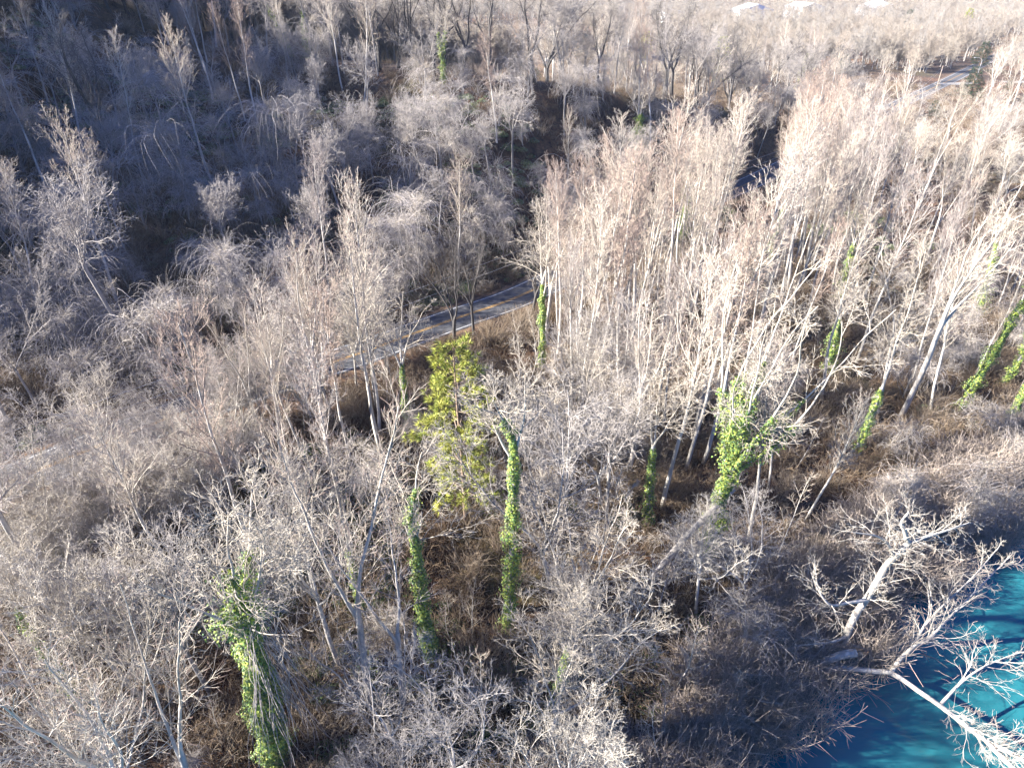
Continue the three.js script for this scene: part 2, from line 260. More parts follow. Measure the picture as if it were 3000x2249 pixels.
// a tree smothered in dead hanging vines: domes of arching strands over a trunk
function drapedTree(seed, h, w, strands, domes, o = {}) {
  const R = rng(seed), trunk = new Geo(), crown = new Geo(), tp = wander(R, V(0, -0.6, 0), V((R() - 0.5) * 0.2, 1, (R() - 0.5) * 0.2), h * 0.92, 10, 0.08, 0.06), col = o.col ?? [0.36, 0.325, 0.3];
  trunk.tube(tp, taper(tp.length, 0.22, 0.06), 7, GREY, GREY, mottle(R, 0.4, 0.1));
  const D = Array.from({ length: domes }, (_, k) => { const a = R() * 6.28, q = k ? w * lerp(0.15, 1, R()) : 0; return { x: Math.cos(a) * q, z: Math.sin(a) * q, y: h * (k ? lerp(0.3, 0.98, R()) : 1), r: w * lerp(0.15, 0.5, R()), s: R() * 50, n: 0.4 + R() }; });
  for (const q of D) {      // the boughs that carry the load
    const top = V(q.x, q.y, q.z), from = along({ pts: tp, rad: tp.map(() => 0.1) }, clamp(q.y / h - 0.35, 0.1, 0.7)).p, mid = from.clone().lerp(top, 0.5).add(randDir(R).multiplyScalar(0.5)); crown.tube([from, mid, top], [0.09, 0.06, 0.03], 4, GREY);
    for (let k = 0; k < 7; k++) { const d = randDir(R); d.y = Math.abs(d.y) * 0.8 + 0.1; const pts = wander(R, top.clone().addScaledVector(randDir(R), q.r * 0.4), d, lerp(0.8, 2.2, R()), 5, 0.3, -0.02); crown.tube(pts, taper(6, 0.03, 0.012), 3, PALE_TWIG); grow(R, crown, { pts, rad: taper(6, 0.03, 0.012) }, 2, 3, spreading(PALE_TWIG, GREY_TWIG).S()); }
  }
  for (let k = 0; k < strands; k++) {
    const q = D[Math.floor(R() * domes)], a = R() * 6.2832, f = Math.sqrt(R()), lump = q.r * (0.45 + 1.1 * noise2(Math.cos(a) * 1.6 + q.s, Math.sin(a) * 1.6 + q.s)), p = V(q.x + Math.cos(a) * f * lump, q.y - lump * 0.5 * f * f * q.n + (R() - 0.5) * 1.3, q.z + Math.sin(a) * f * lump);
    const out = V(Math.cos(a), 0, Math.sin(a)), kind = R(), L = kind < 0.3 ? lerp(0.4, 1.2, R()) : lerp(1.2, Math.max(2.2, p.y * 0.95), Math.pow(R(), 1.6));
    const d = kind < 0.3 ? randDir(R).addScaledVector(UP, 0.5) : out.clone().multiplyScalar(lerp(0.1, 1, R())).addScaledVector(UP, lerp(-0.2, 0.7, R()));
    const segs = kind < 0.3 ? 5 : 7, pts = wander(R, p, d, L, segs, 0.3, 0, kind < 0.3 ? 0.3 : 0.95), c = shade(col, lerp(0.45, 1.45, R()));
    crown.tube(pts, taper(pts.length, 0.018, 0.01), 3, c);
  }
  return { trunk: built(trunk), crown: built(crown) };
}
PROTO.draped = [[61, 9, 3.4, 620, 9], [62, 12, 3.8, 800, 11], [63, 6, 4, 560, 9], [64, 14, 3, 800, 12], [65, 10, 2.4, 600, 8]].map((a) => drapedTree(...a));
// saplings: a thin stem with a few fine branches
PROTO.sapling = [71, 72, 73].map((s, i) => bareTree(s, { h: 9 + i, r: 0.075, bark: GREY, barkTop: PALE, twig: PALE_TWIG, lean: 0.12, crook: 0.07, S: () => [
  { n: 16, u0: 0.25, ang: [0.5, 1], len: 2.1, rk: 0.011, rmin: 0.022, segs: 4, sides: 3, crook: 0.18, up: 0.06, col: PALE_TWIG }, { n: 6, u0: 0.2, ang: [0.5, 1], len: 0.5, ofParent: true, rk: 0.012, rmin: TW, segs: 3, sides: 3, crook: 0.22, up: 0.04, col: PALE_TWIG }, { n: 3, u0: 0.25, ang: [0.5, 1], len: 0.5, ofParent: true, rk: 0.012, rmin: TW * 0.85, segs: 2, sides: 3, crook: 0.25, up: 0.03, col: PALE_TWIG, tip: BUD }] }));
// trees far off: the same build with fewer, stouter twigs
const far1 = (twig, tip) => ({ S: () => [null, { n: 9, u0: 0.15, ang: [0.45, 0.95], len: 3.6, rk: 0.013, rmin: 0.04, segs: 4, sides: 3, crook: 0.2, up: 0.05, col: twig }, { n: 8, u0: 0.15, ang: [0.5, 1], len: 0.5, ofParent: true, rk: 0.012, rmin: 0.034, segs: 3, sides: 3, crook: 0.25, up: 0.04, col: twig }, { n: 5, u0: 0.2, ang: [0.5, 1], len: 0.55, ofParent: true, rk: 0.013, rmin: 0.028, segs: 2, sides: 3, crook: 0.3, up: 0.04, col: twig, tip }] });
const FAR_TWIGS = [[0.29, 0.25, 0.2], [0.24, 0.2, 0.16], [0.26, 0.235, 0.205]];
PROTO.far = [81, 82, 83].map((s, i) => bareTree(s, { h: 16, r: 0.26, lean: 0.08, fork: [0.25, 0.35, 0.3][i], leaders: 4 + i % 2, spread: [0.2, 0.65], bark: GREY, twig: FAR_TWIGS[i], ...far1(FAR_TWIGS[i], FAR_TWIGS[i]) }));
console.log('all protos', Math.round(triangles));

// ---------------------------------------------------------------- things
const taken = new Map();
const numbered = (n) => { const k = taken.get(n) ?? 0; taken.set(n, k + 1); return k ? n + '_' + String(k).padStart(3, '0') : n; };
function thing(name, label, category, [x, y, z], group) { const o = new THREE.Group(); o.name = numbered(name); o.position.set(x, y, z); o.userData = { label, category }; if (group) o.userData.group = group; scene.add(o); return o; }
function part(name, geometry, material, parent) { const m = new THREE.Mesh(geometry, material); m.name = name; m.castShadow = m.receiveShadow = true; parent.add(m); return m; }
const planted = [];
function plant(name, category, proto, x, d, size, turn, tilt, label, group, mats = [barkMat, twigMat]) {
  const o = thing(name, label, category, [x, land(x, d), -d], group);
  part('trunk', proto.trunk, mats[0], o); part('crown', proto.crown, mats[1], o);
  o.rotation.set(tilt[0], turn, tilt[1]); o.scale.set(size[0], size[1], size[0]);
  return o;
}
const ORD = ['first', 'second', 'third', 'fourth', 'fifth', 'sixth', 'seventh', 'eighth', 'ninth', 'tenth', 'eleventh', 'twelfth', 'thirteenth', 'fourteenth', 'fifteenth', 'sixteenth', 'seventeenth', 'eighteenth', 'nineteenth', 'twentieth'];
const ordinal = (k) => { k += 1; if (k <= 20) return ORD[k - 1]; const tens = ['', '', 'twenty', 'thirty', 'forty', 'fifty', 'sixty', 'seventy'][Math.floor(k / 10)]; return k % 10 ? tens + '-' + ORD[k % 10 - 1] : tens.replace(/y$/, 'ieth'); };
// open lines of sight and of sunlight in the wood: [x, height, distance, half width, sunlit]
const glades = [[-14, 0, 87, 2.5], [-6, 0, 94, 4], [0, 0, 99, 2], [60, 0, 170, 3], [-4.6, 17, 51, 2.6, 1], [-4.6, 12, 51, 3.2, 1], [-4.6, 7, 51, 2.5, 1], [-4.6, 3, 51, 2], [-16.6, 16, 27.2, 1.8, 1], [-16.6, 10, 27.2, 1.8, 1], [-16.6, 4, 27.2, 1.6], [-16.6, 0, 27.2, 1.2], [-6.6, 10, 35.8, 0.9, 1], [-6.6, 5, 35.8, 0.8, 1], [-6.6, 1, 35.8, 0.5], [-0.2, 14, 38.4, 0.9, 1], [-0.2, 7, 38.4, 0.9], [18.3, 15, 46.4, 2.4, 1], [18.3, 8, 46.4, 1.4, 1], [18.3, 2, 46.4, 1], [4.1, 8, 79, 1.2, 1], [29.5, 4, 38.3, 2, 1], [55.8, 10, 71, 1.2, 1], [47.9, 6, 69.6, 1], [39.5, 6, 62.5, 1], [154, 0, 286, 4], [178, 0, 313, 5], [190, 0, 328, 5], [178, 2, 288, 4]];
const screens = (x, d, reach, tall) => glades.some(([a, y, b, w, lit]) => {
  const near = (ex, ey, ed) => { const vx = ex - a, vd = ed - b, L = vx * vx + vd * vd, f = ((x - a) * vx + (d - b) * vd) / L; if (f < 0.015 || f > 1) return false; const side = Math.hypot(x - a - vx * f, d - b - vd * f), h = lerp(y, ey, f); return side < w + reach && h < tall - 1; };
  return near(0, CAM_H, 0) || (lit && near(a + sunDir.x * 60, y + sunDir.y * 60, b - sunDir.z * 60));
});
const spots = [];              // every trunk so far, to keep new ones apart
const clear = (x, d, gap) => spots.every(([a, b]) => (a - x) ** 2 + (b - d) ** 2 > gap * gap);
function scatter(seed, tries, box, gap, ok, want) { const R = rng(seed), out = []; for (let k = 0; k < tries && out.length < want; k++) { const x = lerp(box[0], box[1], R()), d = lerp(box[2], box[3], R()); if (!ok(x, d, R) || !clear(x, d, gap)) continue; spots.push([x, d]); out.push([x, d]); } return out; }
// trees of one row, labelled by their order across the view
function rowOf(list, name, category, what, where, group, make) {
  list.sort((a, b) => frame(a[0], land(a[0], a[1]) + 8, -a[1])[0] - frame(b[0], land(b[0], b[1]) + 8, -b[1])[0]);
  list.forEach(([x, d], k) => make(x, d, k, `${what}, ${ordinal(k)} from the left ${where}`, group));
}
// ---------------------------------------------------------------- ivy, pine and the other single trees
const IVY = [[0.26, 0.34, 0.045], [0.14, 0.24, 0.04], [0.36, 0.4, 0.07], [0.07, 0.15, 0.045]];
function ivyOn(R, out, path, u0, u1, radius, count, full = 0, size = 0.145) {
  const o = R() * 60;
  for (let k = 0; k < count; k++) {
    const u = lerp(u0, u1, R()), at = along(path, u), a = R() * 6.2832, lump = lerp(0.05, 0.5, full) + lerp(2.4, 1, full) * Math.pow(noise2(u * 17 + o, Math.sin(a) * 1.3 + Math.cos(a) * 1.1 + o), 2), n = V(Math.cos(a), lerp(0.05, 0.7, R()), Math.sin(a)).normalize();
    if (noise2(u * 26 + o * 2, a * 0.9) < lerp(0.24, 0.1, full)) continue;
    const q = at.r + radius(u) * lump * Math.pow(R(), 0.7), p = at.p.clone().add(V(Math.cos(a) * q, (R() - 0.5) * 0.3, Math.sin(a) * q)), f = n.clone().addScaledVector(randDir(R), 0.55).normalize(), w = randDir(R).addScaledVector(UP, -0.8); w.addScaledVector(f, -w.dot(f)).normalize();
    const s = size * lerp(0.7, 1.35, R()); out.leaf(p, f, w, s, s * 1.15, shade(IVY[Math.floor(R() * 4)], lerp(0.7, 1.2, R())));
  }
}
function ivyTree(seed, label, x, d, o) {
  const t = bareTree(seed, { r: 0.24, bark: GREY, barkTop: PALE, twig: PALE_TWIG, lean: 0, crook: 0.03, fork: 0.55, leaders: 3, spread: [0.15, 0.5], limbCrook: 0.12, mottle: 0.4, ...spreading(PALE_TWIG, GREY_TWIG, 1, o.twigs ?? 0.5), ...o });
  const g = new Geo(), R = rng(seed + 5), fat = o.fat ?? 0.45;
  ivyOn(R, g, t.stem, 0.02, o.to ?? 0.98, (u) => fat * lerp(1.15, 0.75, u) * Math.sqrt(Math.max(0.02, 1 - Math.pow(u / (o.to ?? 0.98), 5))), Math.round((o.leaves ?? 2600) * 1.7), o.full ?? 0.35);
  (t.limbs ?? []).slice(0, o.arms ?? 0).forEach((l) => ivyOn(R, g, l, 0, o.armTo ?? 0.5, (u) => fat * 0.8 * lerp(1, 0.25, u), Math.round((o.leaves ?? 2600) * (o.armLeaves ?? 0.4))));
  const m = thing('ivy_clad_tree', label, 'tree', [x, land(x, d), -d], 'ivy-clad trees');
  part('trunk', t.trunk, barkMat, m); part('crown', t.crown, twigMat, m); part('ivy', built(g), leafMat, m);
  if (o.veil) { const v = new Geo(); for (let k = 0; k < o.veil; k++) { const at = along(t.stem, lerp(0.45, 0.98, R())), a = lerp(-1.6, 1.4, R()), q = fat * lerp(0.7, 1.25, R()), pts = wander(R, at.p.clone().add(V(Math.cos(a) * q, 0, Math.sin(a) * q)), V(Math.cos(a) * 0.3, -0.6, Math.sin(a) * 0.3), lerp(2, 9, R()), 8, 0.2, -0.2); v.tube(pts, taper(9, 0.02, 0.012), 3, shade([0.36, 0.32, 0.29], lerp(0.6, 1.2, R()))); } part('dead_vines', built(v), vineMat, m); }
  m.rotation.set(o.tilt?.[0] ?? 0, 0, o.tilt?.[1] ?? 0); spots.push([x, d]);
  return m;
}
ivyTree(1001, 'big broad ivy-smothered tree at the bottom edge of the wood', -16.6, 27.2, { h: 25, fat: 1.15, full: 1, leaves: 13000, fork: 0.66, leaders: 6, spread: [0.1, 0.6], to: 0.98, arms: 6, armTo: 0.4, armLeaves: 0.08, tilt: [0.02, -0.06], veil: 110 });
ivyTree(1002, 'slim ivy column below and left of the pine tree', -6.6, 35.8, { h: 21, fork: 0.75, fat: 0.55, full: 0.7, leaves: 3400, arms: 1 });
ivyTree(1003, 'tall narrow ivy column below and right of the pine tree', -0.2, 38.4, { h: 26, fork: 0.78, fat: 0.5, leaves: 3800, tilt: [0, 0.05], arms: 1 });
ivyTree(1004, 'bright ivy-clad tree whose green arms fan out near the river bend', 18.3, 46.4, { h: 31, fork: 0.4, leaders: 12, spread: [0.08, 0.7], fat: 0.8, leaves: 8000, arms: 12, armTo: 0.44, armLeaves: 0.16, tilt: [0, -0.06], twigs: 0.4 });
ivyTree(1005, 'ivy-covered trunk standing at the road edge above the pine', 4.1, 79, { h: 22, fork: 0.62, fat: 0.4, leaves: 2600, arms: 0 });
ivyTree(1006, 'dark ivy trunk left of the pine, below the road', -12.1, 64.1, { h: 19, fork: 0.5, fat: 0.3, leaves: 1500 });
ivyTree(1007, 'leaning ivy-wrapped trunk nearest the right edge', 55.8, 71, { h: 24, fork: 0.7, fat: 0.6, leaves: 4200, tilt: [0, -0.16], arms: 2 });
ivyTree(1008, 'short ivy-wrapped trunk at the right edge above the bank', 58.8, 67, { h: 15, fork: 0.6, fat: 0.4, leaves: 1800, tilt: [0, -0.2] });
ivyTree(1009, 'tall twin-stemmed tree with ivy on its lower trunk, right of the fan-shaped ivy', 39.5, 62.5, { h: 26, fork: 0.35, leaders: 2, spread: [0.06, 0.2], r: 0.3, fat: 0.4, leaves: 1900, twigs: 1.6, tilt: [0, -0.05] });
ivyTree(1010, 'short thick ivy pillar between the pine and the fan-shaped ivy', 13.4, 50.6, { h: 17, fork: 0.6, fat: 0.4, leaves: 1500 });
ivyTree(1011, 'ivy-clad trunk leaning left on the hill crest', -49.9, 171, { h: 16, fork: 0.7, fat: 0.75, leaves: 2600, tilt: [0, 0.35] });
ivyTree(1012, 'upright ivy-clad trunk on the hill crest', -46, 170, { h: 14, fork: 0.7, fat: 0.75, leaves: 2200 });
ivyTree(1013, 'dark forked ivy-clad tree on the crest above the road bend', -14, 152, { h: 16, fork: 0.4, leaders: 4, fat: 0.6, leaves: 2600, arms: 3, bark: DARK });
ivyTree(1014, 'big dark ivy mass beside the far bend of the road', 27, 152, { h: 19, fork: 0.7, fat: 2, leaves: 7000 });
ivyTree(1015, 'ivy-grown stump tree low beside the riverside brambles', 3.2, 31.5, { h: 12, fork: 0.6, fat: 0.35, leaves: 1300, tilt: [0, -0.1] });
ivyTree(1016, 'thin ivy trunk between the big ivy tree and the slim ivy column', -13, 40, { h: 17, fork: 0.5, fat: 0.3, leaves: 1300, tilt: [0, 0.06] });
ivyTree(1017, 'ivy trunk in the pale trees by the valley road', 47, 118, { h: 17, fork: 0.7, fat: 0.9, leaves: 2600 });
ivyTree(1018, 'ivy trunk against the right edge beside the far pale trees', 74, 98, { h: 18, fork: 0.7, fat: 0.8, leaves: 2600 });
ivyTree(1020, 'ivy trunk leaning right beyond the leaning ivy at the right edge', 66, 78, { h: 19, fork: 0.7, fat: 0.7, leaves: 2600, tilt: [0, -0.12] });
ivyTree(1021, 'ivy-hung tree by the shadowed bend of the road', 33, 128, { h: 18, fork: 0.7, fat: 1.2, leaves: 4200 });
ivyTree(1022, 'olive ivy-grown tree among pale poplars right of the road bend', 55, 105, { h: 17, fork: 0.6, fat: 0.9, leaves: 3600 });
ivyTree(1023, 'low ivy clump tree under the pale poplars at the right', 43, 80, { h: 12, fork: 0.7, fat: 0.9, leaves: 2600 });
ivyTree(1019, 'ivy trunk at the lower left edge of the wood', -31, 30, { h: 16, fork: 0.55, fat: 0.35, leaves: 1700, tilt: [0, 0.1], arms: 1 });

// the pine
function pineTree(seed, h, o) {
  const R = rng(seed), trunk = new Geo(), needles = new Geo(), tp = wander(R, V(0, -0.5, 0), UP, h + 0.5, 16, 0.025, 0.05), rad = taper(tp.length, 0.22, 0.03), axis = { pts: tp, rad };
  trunk.tube(tp, rad, 8, [0.2, 0.14, 0.1], [0.24, 0.17, 0.12], mottle(R, 0.5, 0.1));
  const tuft = (p, d, size) => { const k = Math.floor(R() * 3), c = shade(o.cols[k], lerp(0.75, 1.2, R())), tip = shade(c, 1.25); for (let q = 0; q < 22; q++) { const v = d.clone().multiplyScalar(0.9).addScaledVector(randDir(R), 0.85).normalize(), s = randDir(R).cross(v).normalize(); needles.needle(p, v, s, size * lerp(0.7, 1.15, R()), 0.022, c, tip); } };
  for (let k = 0; k < o.n; k++) {
    const u = lerp(o.u0, 0.99, k / o.n), at = along(axis, u), a = k * 2.4 + R(), L = o.len * (1.05 - u) / (1 - o.u0) * lerp(0.6, 1.15, R()) * (o.prof ? o.prof(u, a) : 1) + 0.5, pts = wander(R, at.p, V(Math.cos(a), lerp(-0.1, 0.5, u), Math.sin(a)), L, 6, 0.12, 0.03), rr = taper(7, Math.max(0.02, L * 0.014), 0.012);
    trunk.tube(pts, rr, 4, [0.22, 0.16, 0.12]);
    const m = Math.round(L * 5.5);
    for (let q = 0; q < m; q++) { const b = along({ pts, rad: rr }, lerp(0.3, 0.98, (q + R()) / m)), tw = wander(R, b.p, b.d.clone().addScaledVector(randDir(R), 0.9).addScaledVector(UP, 0.25), lerp(0.3, 0.8, R()), 2, 0.2, 0.1); trunk.tube(tw, [0.012, 0.01, 0.008], 3, [0.25, 0.18, 0.12]); tuft(tw[2], tw[2].clone().sub(tw[1]).normalize(), o.size); if (R() < 0.6) tuft(tw[1], tw[2].clone().sub(tw[0]).normalize(), o.size); }
    tuft(pts[6], pts[6].clone().sub(pts[5]).normalize(), o.size);
  }
  return { trunk: built(trunk), crown: built(needles) };
}
const PINE_COLS = [[0.5, 0.51, 0.1], [0.55, 0.55, 0.13], [0.36, 0.42, 0.08]];
PROTO.pine = [pineTree(2001, 18.5, { n: 62, u0: 0.18, len: 4.2, size: 0.5, cols: PINE_COLS, prof: (u, a) => (u < 0.5 ? 0.55 : 1.15) })];
PROTO.cedar = [pineTree(2002, 8, { n: 80, u0: 0.06, len: 2.6, size: 0.26, cols: [[0.03, 0.075, 0.035], [0.05, 0.1, 0.04], [0.025, 0.06, 0.03]] })];
plant('pine_tree', 'tree', PROTO.pine[0], -4.6, 51, [1.2, 1.12], 0.6, [0, -0.03], 'bright yellow-green pine standing alone below the road', undefined, [barkMat, needleMat]); spots.push([-4.6, 51]);
[[82, 292, 1, 'yellow-green pine top beyond the valley wood'], [58, 330, 0.9, 'smaller pine left of the other far pine'], [110, 280, 0.8, 'pine half hidden by pale trees left of the far road'], [330, 560, 1, 'pine at the upper right corner']].forEach(([x, d, s, l]) => { plant('pine_tree', 'tree', PROTO.pine[0], x, d, [s * 1.3, s], x, [0, 0], l, undefined, [barkMat, needleMat]); spots.push([x, d]); });
[[180, 288, 1.35, 'dark green spreading cedar beside the road junction'], [147, 252, 0.7, 'small bright cedar below the road junction'], [38, 390, 1.2, 'dark cedar alone in the far pale field'], [202, 300, 0.6, 'low green cedar bush right of the dark cedar'], [160, 360, 1, 'dark cedar among pale trees above the far road'], [10, 300, 0.6, 'little cedar behind the dark crest trees'], [204, 600, 1.6, 'dark cedar at the very top left of the white sheds'], [330, 640, 1.7, 'dark cedar at the very top between the white sheds'], [130, 330, 1, 'cedar in the pale trees above the junction pole'], [250, 400, 1.3, 'cedar by the far road beneath pale trees']].forEach(([x, d, s, l]) => { plant('cedar_tree', 'tree', PROTO.cedar[0], x, d, [s * 1.35, s], x, [0, 0], l, undefined, [barkMat, needleMat]); spots.push([x, d]); });

// single bare trees that stand out
const single = (kind, i, x, d, s, w, turn, tl, label) => { plant('pale_bare_tree', 'tree', PROTO[kind][i], x, d, [w, s], turn, tl, label); spots.push([x, d]); };
single('grey', 1, -47.6, 76, 1.35, 1.35, 0.4, [0, 0.02], 'white-barked twin-trunked tree standing at the foot of the dark hillside');
single('poplar', 2, -38, 37.9, 0.95, 1.25, 2, [0, 0.06], 'stout grey trunk leaning left at the lower left edge');
single('broad', 1, -13.8, 34.7, 1, 0.95, 1, [0, 0.02], 'bare grey trunk leaning left just right of the big ivy tree');
single('forked', 0, -10.9, 31.7, 1.08, 1.15, 3, [0, -0.06], 'tall many-stemmed white tree left of the slim ivy column');
single('poplar', 0, 19.5, 60.3, 1.12, 1, 4, [0, 0.03], 'tall straight pale trunk behind the fan-shaped ivy, left of a pair');
single('poplar', 3, 21.8, 61.6, 1.02, 1, 1.4, [0, 0.03], 'tall straight pale trunk behind the fan-shaped ivy, right of a pair');
single('poplar', 1, 15.5, 53.5, 1, 1, 5, [0, 0.03], 'slim pale trunk directly left of the fan-shaped ivy');
single('forked', 1, 47.9, 69.6, 1.08, 1.15, 0.3, [0, -0.02], 'thick pale forked trunk between the twin-stemmed tree and leaning ivy');
single('poplar', 1, 52.1, 70.5, 0.78, 0.8, 2.7, [0, -0.07], 'thin white pole-like trunk just left of the leaning ivy');
single('forked', 2, -23.1, 72, 0.86, 1, 2.1, [0, 0], 'wide fan-shaped pale tree in front of the road, left of its open stretch');
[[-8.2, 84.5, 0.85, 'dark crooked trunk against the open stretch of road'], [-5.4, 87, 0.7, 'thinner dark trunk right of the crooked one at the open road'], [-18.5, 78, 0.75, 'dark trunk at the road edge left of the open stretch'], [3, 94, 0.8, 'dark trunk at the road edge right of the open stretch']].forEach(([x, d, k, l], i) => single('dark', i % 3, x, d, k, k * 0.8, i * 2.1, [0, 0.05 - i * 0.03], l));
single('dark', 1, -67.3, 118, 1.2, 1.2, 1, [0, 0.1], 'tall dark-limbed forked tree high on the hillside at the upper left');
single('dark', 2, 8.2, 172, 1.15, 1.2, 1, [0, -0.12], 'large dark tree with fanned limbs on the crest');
[[2, 27.5, 0.7, 'white crooked tree at the bottom edge, right of the slim ivy column'], [7, 33.5, 0.7, 'white crooked tree on the bank left of the fallen trunk'], [-3.5, 26.5, 0.75, 'white crooked tree at the bottom edge below the slim ivy column'], [5, 36, 0.85, 'spreading white tree in the brambles below the short ivy pillar'], [16, 40, 0.6, 'spreading white tree on the bank behind the shattered stub'], [21, 41, 0.6, 'low white tree on the bank left of the broken tree'], [-27, 26, 0.8, 'spreading white tree in the lower left corner'], [-29, 33, 0.8, 'spreading pale tree at the lower left beside the stout trunk']].forEach(([x, d, k, l], i) => single('broad', i % 3, x, d, k, k * 1.15, i * 1.7, [((i * 7) % 5 - 2) * 0.06, ((i * 3) % 5 - 2) * 0.09], l));
single('broad', 2, 3.5, 43, 1.05, 1.05, 2, [0, 0.04], 'white spreading tree right of the tall narrow ivy column');

// the broken riverside tree, the trunk fallen over the water, and logs
const P3 = (L) => L.map(([x, y, z]) => V(x, y, z)), curve = (L, n) => new THREE.CatmullRomCurve3(P3(L), false, 'centripetal').getPoints(n);
const limbTwigs = (k) => [null,
  { n: 1.35 * k, perMetre: true, u0: 0.12, ang: [0.45, 0.95], len: 3.3, rk: 0.014, rmin: 0.022, segs: 6, sides: 4, crook: 0.26, up: 0.015, col: WHITE },
  { n: 6, u0: 0.15, ang: [0.45, 0.95], len: 0.6, ofParent: true, rk: 0.012, rmin: 0.013, segs: 5, sides: 3, crook: 0.3, up: 0.02, col: WHITE },
  { n: 3, u0: 0.2, ang: [0.45, 0.95], len: 0.7, ofParent: true, rk: 0.012, rmin: 0.011, segs: 3, sides: 3, crook: 0.34, up: 0.02, col: WHITE },
  { n: 1.2, u0: 0.4, ang: [0.4, 0.8], len: 0.6, ofParent: true, rk: 0.014, rmin: 0.009, segs: 2, sides: 3, crook: 0.3, up: 0.02, col: WHITE, tip: [0.4, 0.28, 0.2] }];
function limbTree(seed, name, label, category, stems, k) {
  const R = rng(seed), [x0, y0, z0] = stems[0][0][0], o = thing(name, label, category, [x0, y0, z0]), trunk = new Geo(), crown = new Geo();
  stems.forEach(([L, ra, rb, u0]) => { const pts = curve(L.map(([x, y, z]) => [x - x0, y - y0, z - z0]), L.length * 5), rad = taper(pts.length, ra, rb, 0.9), len = pts.reduce((s, p, i) => (i ? s + p.distanceTo(pts[i - 1]) : 0), 0); trunk.tube(pts, rad, 9, WHITE, WHITE, mottle(R, 0.4, 0.09)); const S = limbTwigs(k); S[1].u0 = u0; grow(R, crown, { pts, rad }, len, 1, S); });
  part('trunk', built(trunk), barkMat, o); part('crown', built(crown), twigMat, o); return o;
}
limbTree(3001, 'fallen_tree', 'long white fallen trunk with branches reaching out over the river', 'fallen tree', [
  [[[20.5, -4.9, -36.2], [23, -4.4, -35.8], [25.5, -4.2, -35.5], [27.3, -3.9, -35.4], [29.2, -3.6, -34.9], [30.4, -3.4, -34.6], [31.8, -3.1, -32.6], [32.6, -2.9, -31.3], [33.7, -2.7, -29.3], [34.2, -2.6, -28.5], [35.3, -2.5, -27.6], [38.5, -2, -24.5]], 0.28, 0.12, 0.62],
  [[[34.2, -2.6, -28.5], [34.6, -2.6, -27.2], [35.7, -2.4, -24.6], [36.6, -2.2, -22]], 0.2, 0.1, 0.1],
  [[[30.4, -3.4, -34.6], [31.3, -2.6, -35.3], [32.5, -1.7, -35.9]], 0.19, 0.15, 0.8],
  [[[32.5, -1.7, -35.9], [33.4, -0.9, -36.9], [35.3, 0.2, -38.2], [38.5, 1.4, -40.2], [42, 2.4, -42.8]], 0.13, 0.03, 0.15],
  [[[32.5, -1.7, -35.9], [33.7, -1.4, -36.3], [35.4, -0.7, -37.4], [38.9, 0.4, -39.7], [42.9, 1.6, -42.4]], 0.15, 0.03, 0.1],
  [[[32.7, -2.95, -31.6], [35.2, -2.2, -33.2], [37.4, -1.6, -34.1], [39.8, -0.8, -34.6]], 0.13, 0.03, 0.15]], 1);
limbTree(3002, 'broken_tree', 'white crooked broken-topped tree leaning from the river bank', 'tree', [
  [[[28.2, -5.6, -37.7], [28.2, -2.2, -38], [28.6, -0.5, -38.3], [29, 1.5, -38.3], [29.5, 5, -38.3], [29.8, 6.8, -37.9], [30.2, 7.5, -38]], 0.34, 0.22, 0.4],
  [[[30.2, 7.5, -38], [29.4, 9, -37.9], [28.9, 9.8, -37.8], [29, 11, -37.6]], 0.2, 0.06, 0.1],
  [[[30.2, 7.5, -38], [31.8, 7.8, -38.4], [33.7, 8.2, -38.8], [35.5, 8.2, -39.5]], 0.16, 0.04, 0.1],
  [[[28.9, 1, -38.2], [27, 1.2, -37.7], [25.3, 1.6, -37.2], [24.2, 3, -37.7], [23.4, 4.6, -37.8]], 0.17, 0.04, 0.2],
  [[[29.6, 6, -38], [28.5, 7.6, -37.9], [27.3, 8.6, -37.6], [25.3, 9.2, -37.4]], 0.14, 0.04, 0.1],
  [[[28.2, -3, -37.8], [26.6, -2.8, -37.1], [25, -2.4, -36.6], [22.9, -1.6, -35.8]], 0.15, 0.04, 0.2]], 1.1);
function log(seed, label, L, ra, rb, col, extra) {
  const R = rng(seed), [x0, y0, z0] = L[0], o = thing('fallen_log', label, 'log', [x0, y0, z0]), g = new Geo(), pts = curve(L.map(([x, y, z]) => [x - x0, y - y0, z - z0]), L.length * 5); g.tube(pts, taper(pts.length, ra, rb), 9, col, col, mottle(R, 0.45, 0.12)); part('trunk', built(g), barkMat, o);
  const e = new Geo(), end = pts[pts.length - 1], dir = end.clone().sub(pts[pts.length - 3]).normalize(); for (let k = 0; k < 16; k++) { const p = end.clone().addScaledVector(randDir(R), rb * 0.75); e.tube([p.clone().addScaledVector(dir, -0.3), p.clone().addScaledVector(dir, 0.1 + R() * extra).addScaledVector(randDir(R), 0.12)], [0.13, 0.02], 4, shade([0.5, 0.3, 0.15], lerp(0.7, 1.3, R()))); } part('splintered_wood', built(e), barkMat, o); return o;
}
log(3003, 'shattered pale stub with orange splintered wood beside the fallen trunk', [[23.4, -5.2, -35.9], [25.4, -3.9, -35.9], [26.9, -2.9, -35.9], [28, -2.6, -35.9]], 0.26, 0.36, WHITE, 1);
log(3004, 'thick grey trunk leaning right across the brambles below the fan-shaped ivy', [[12.2, -3.4, -43.4], [14.2, -0.6, -44.5], [17.2, 2.6, -46], [20, 5.5, -47]], 0.32, 0.2, [0.36, 0.33, 0.3], 0.3);
const onLand = (x, d, up) => [x, land(x, d) + up, -d];
log(3005, 'tan log lying below the slim ivy column', [onLand(-12, 31, 0.2), onLand(-10.6, 30.4, 0.3), onLand(-9.2, 29.6, 0.2)], 0.16, 0.12, [0.34, 0.24, 0.16], 0.2);
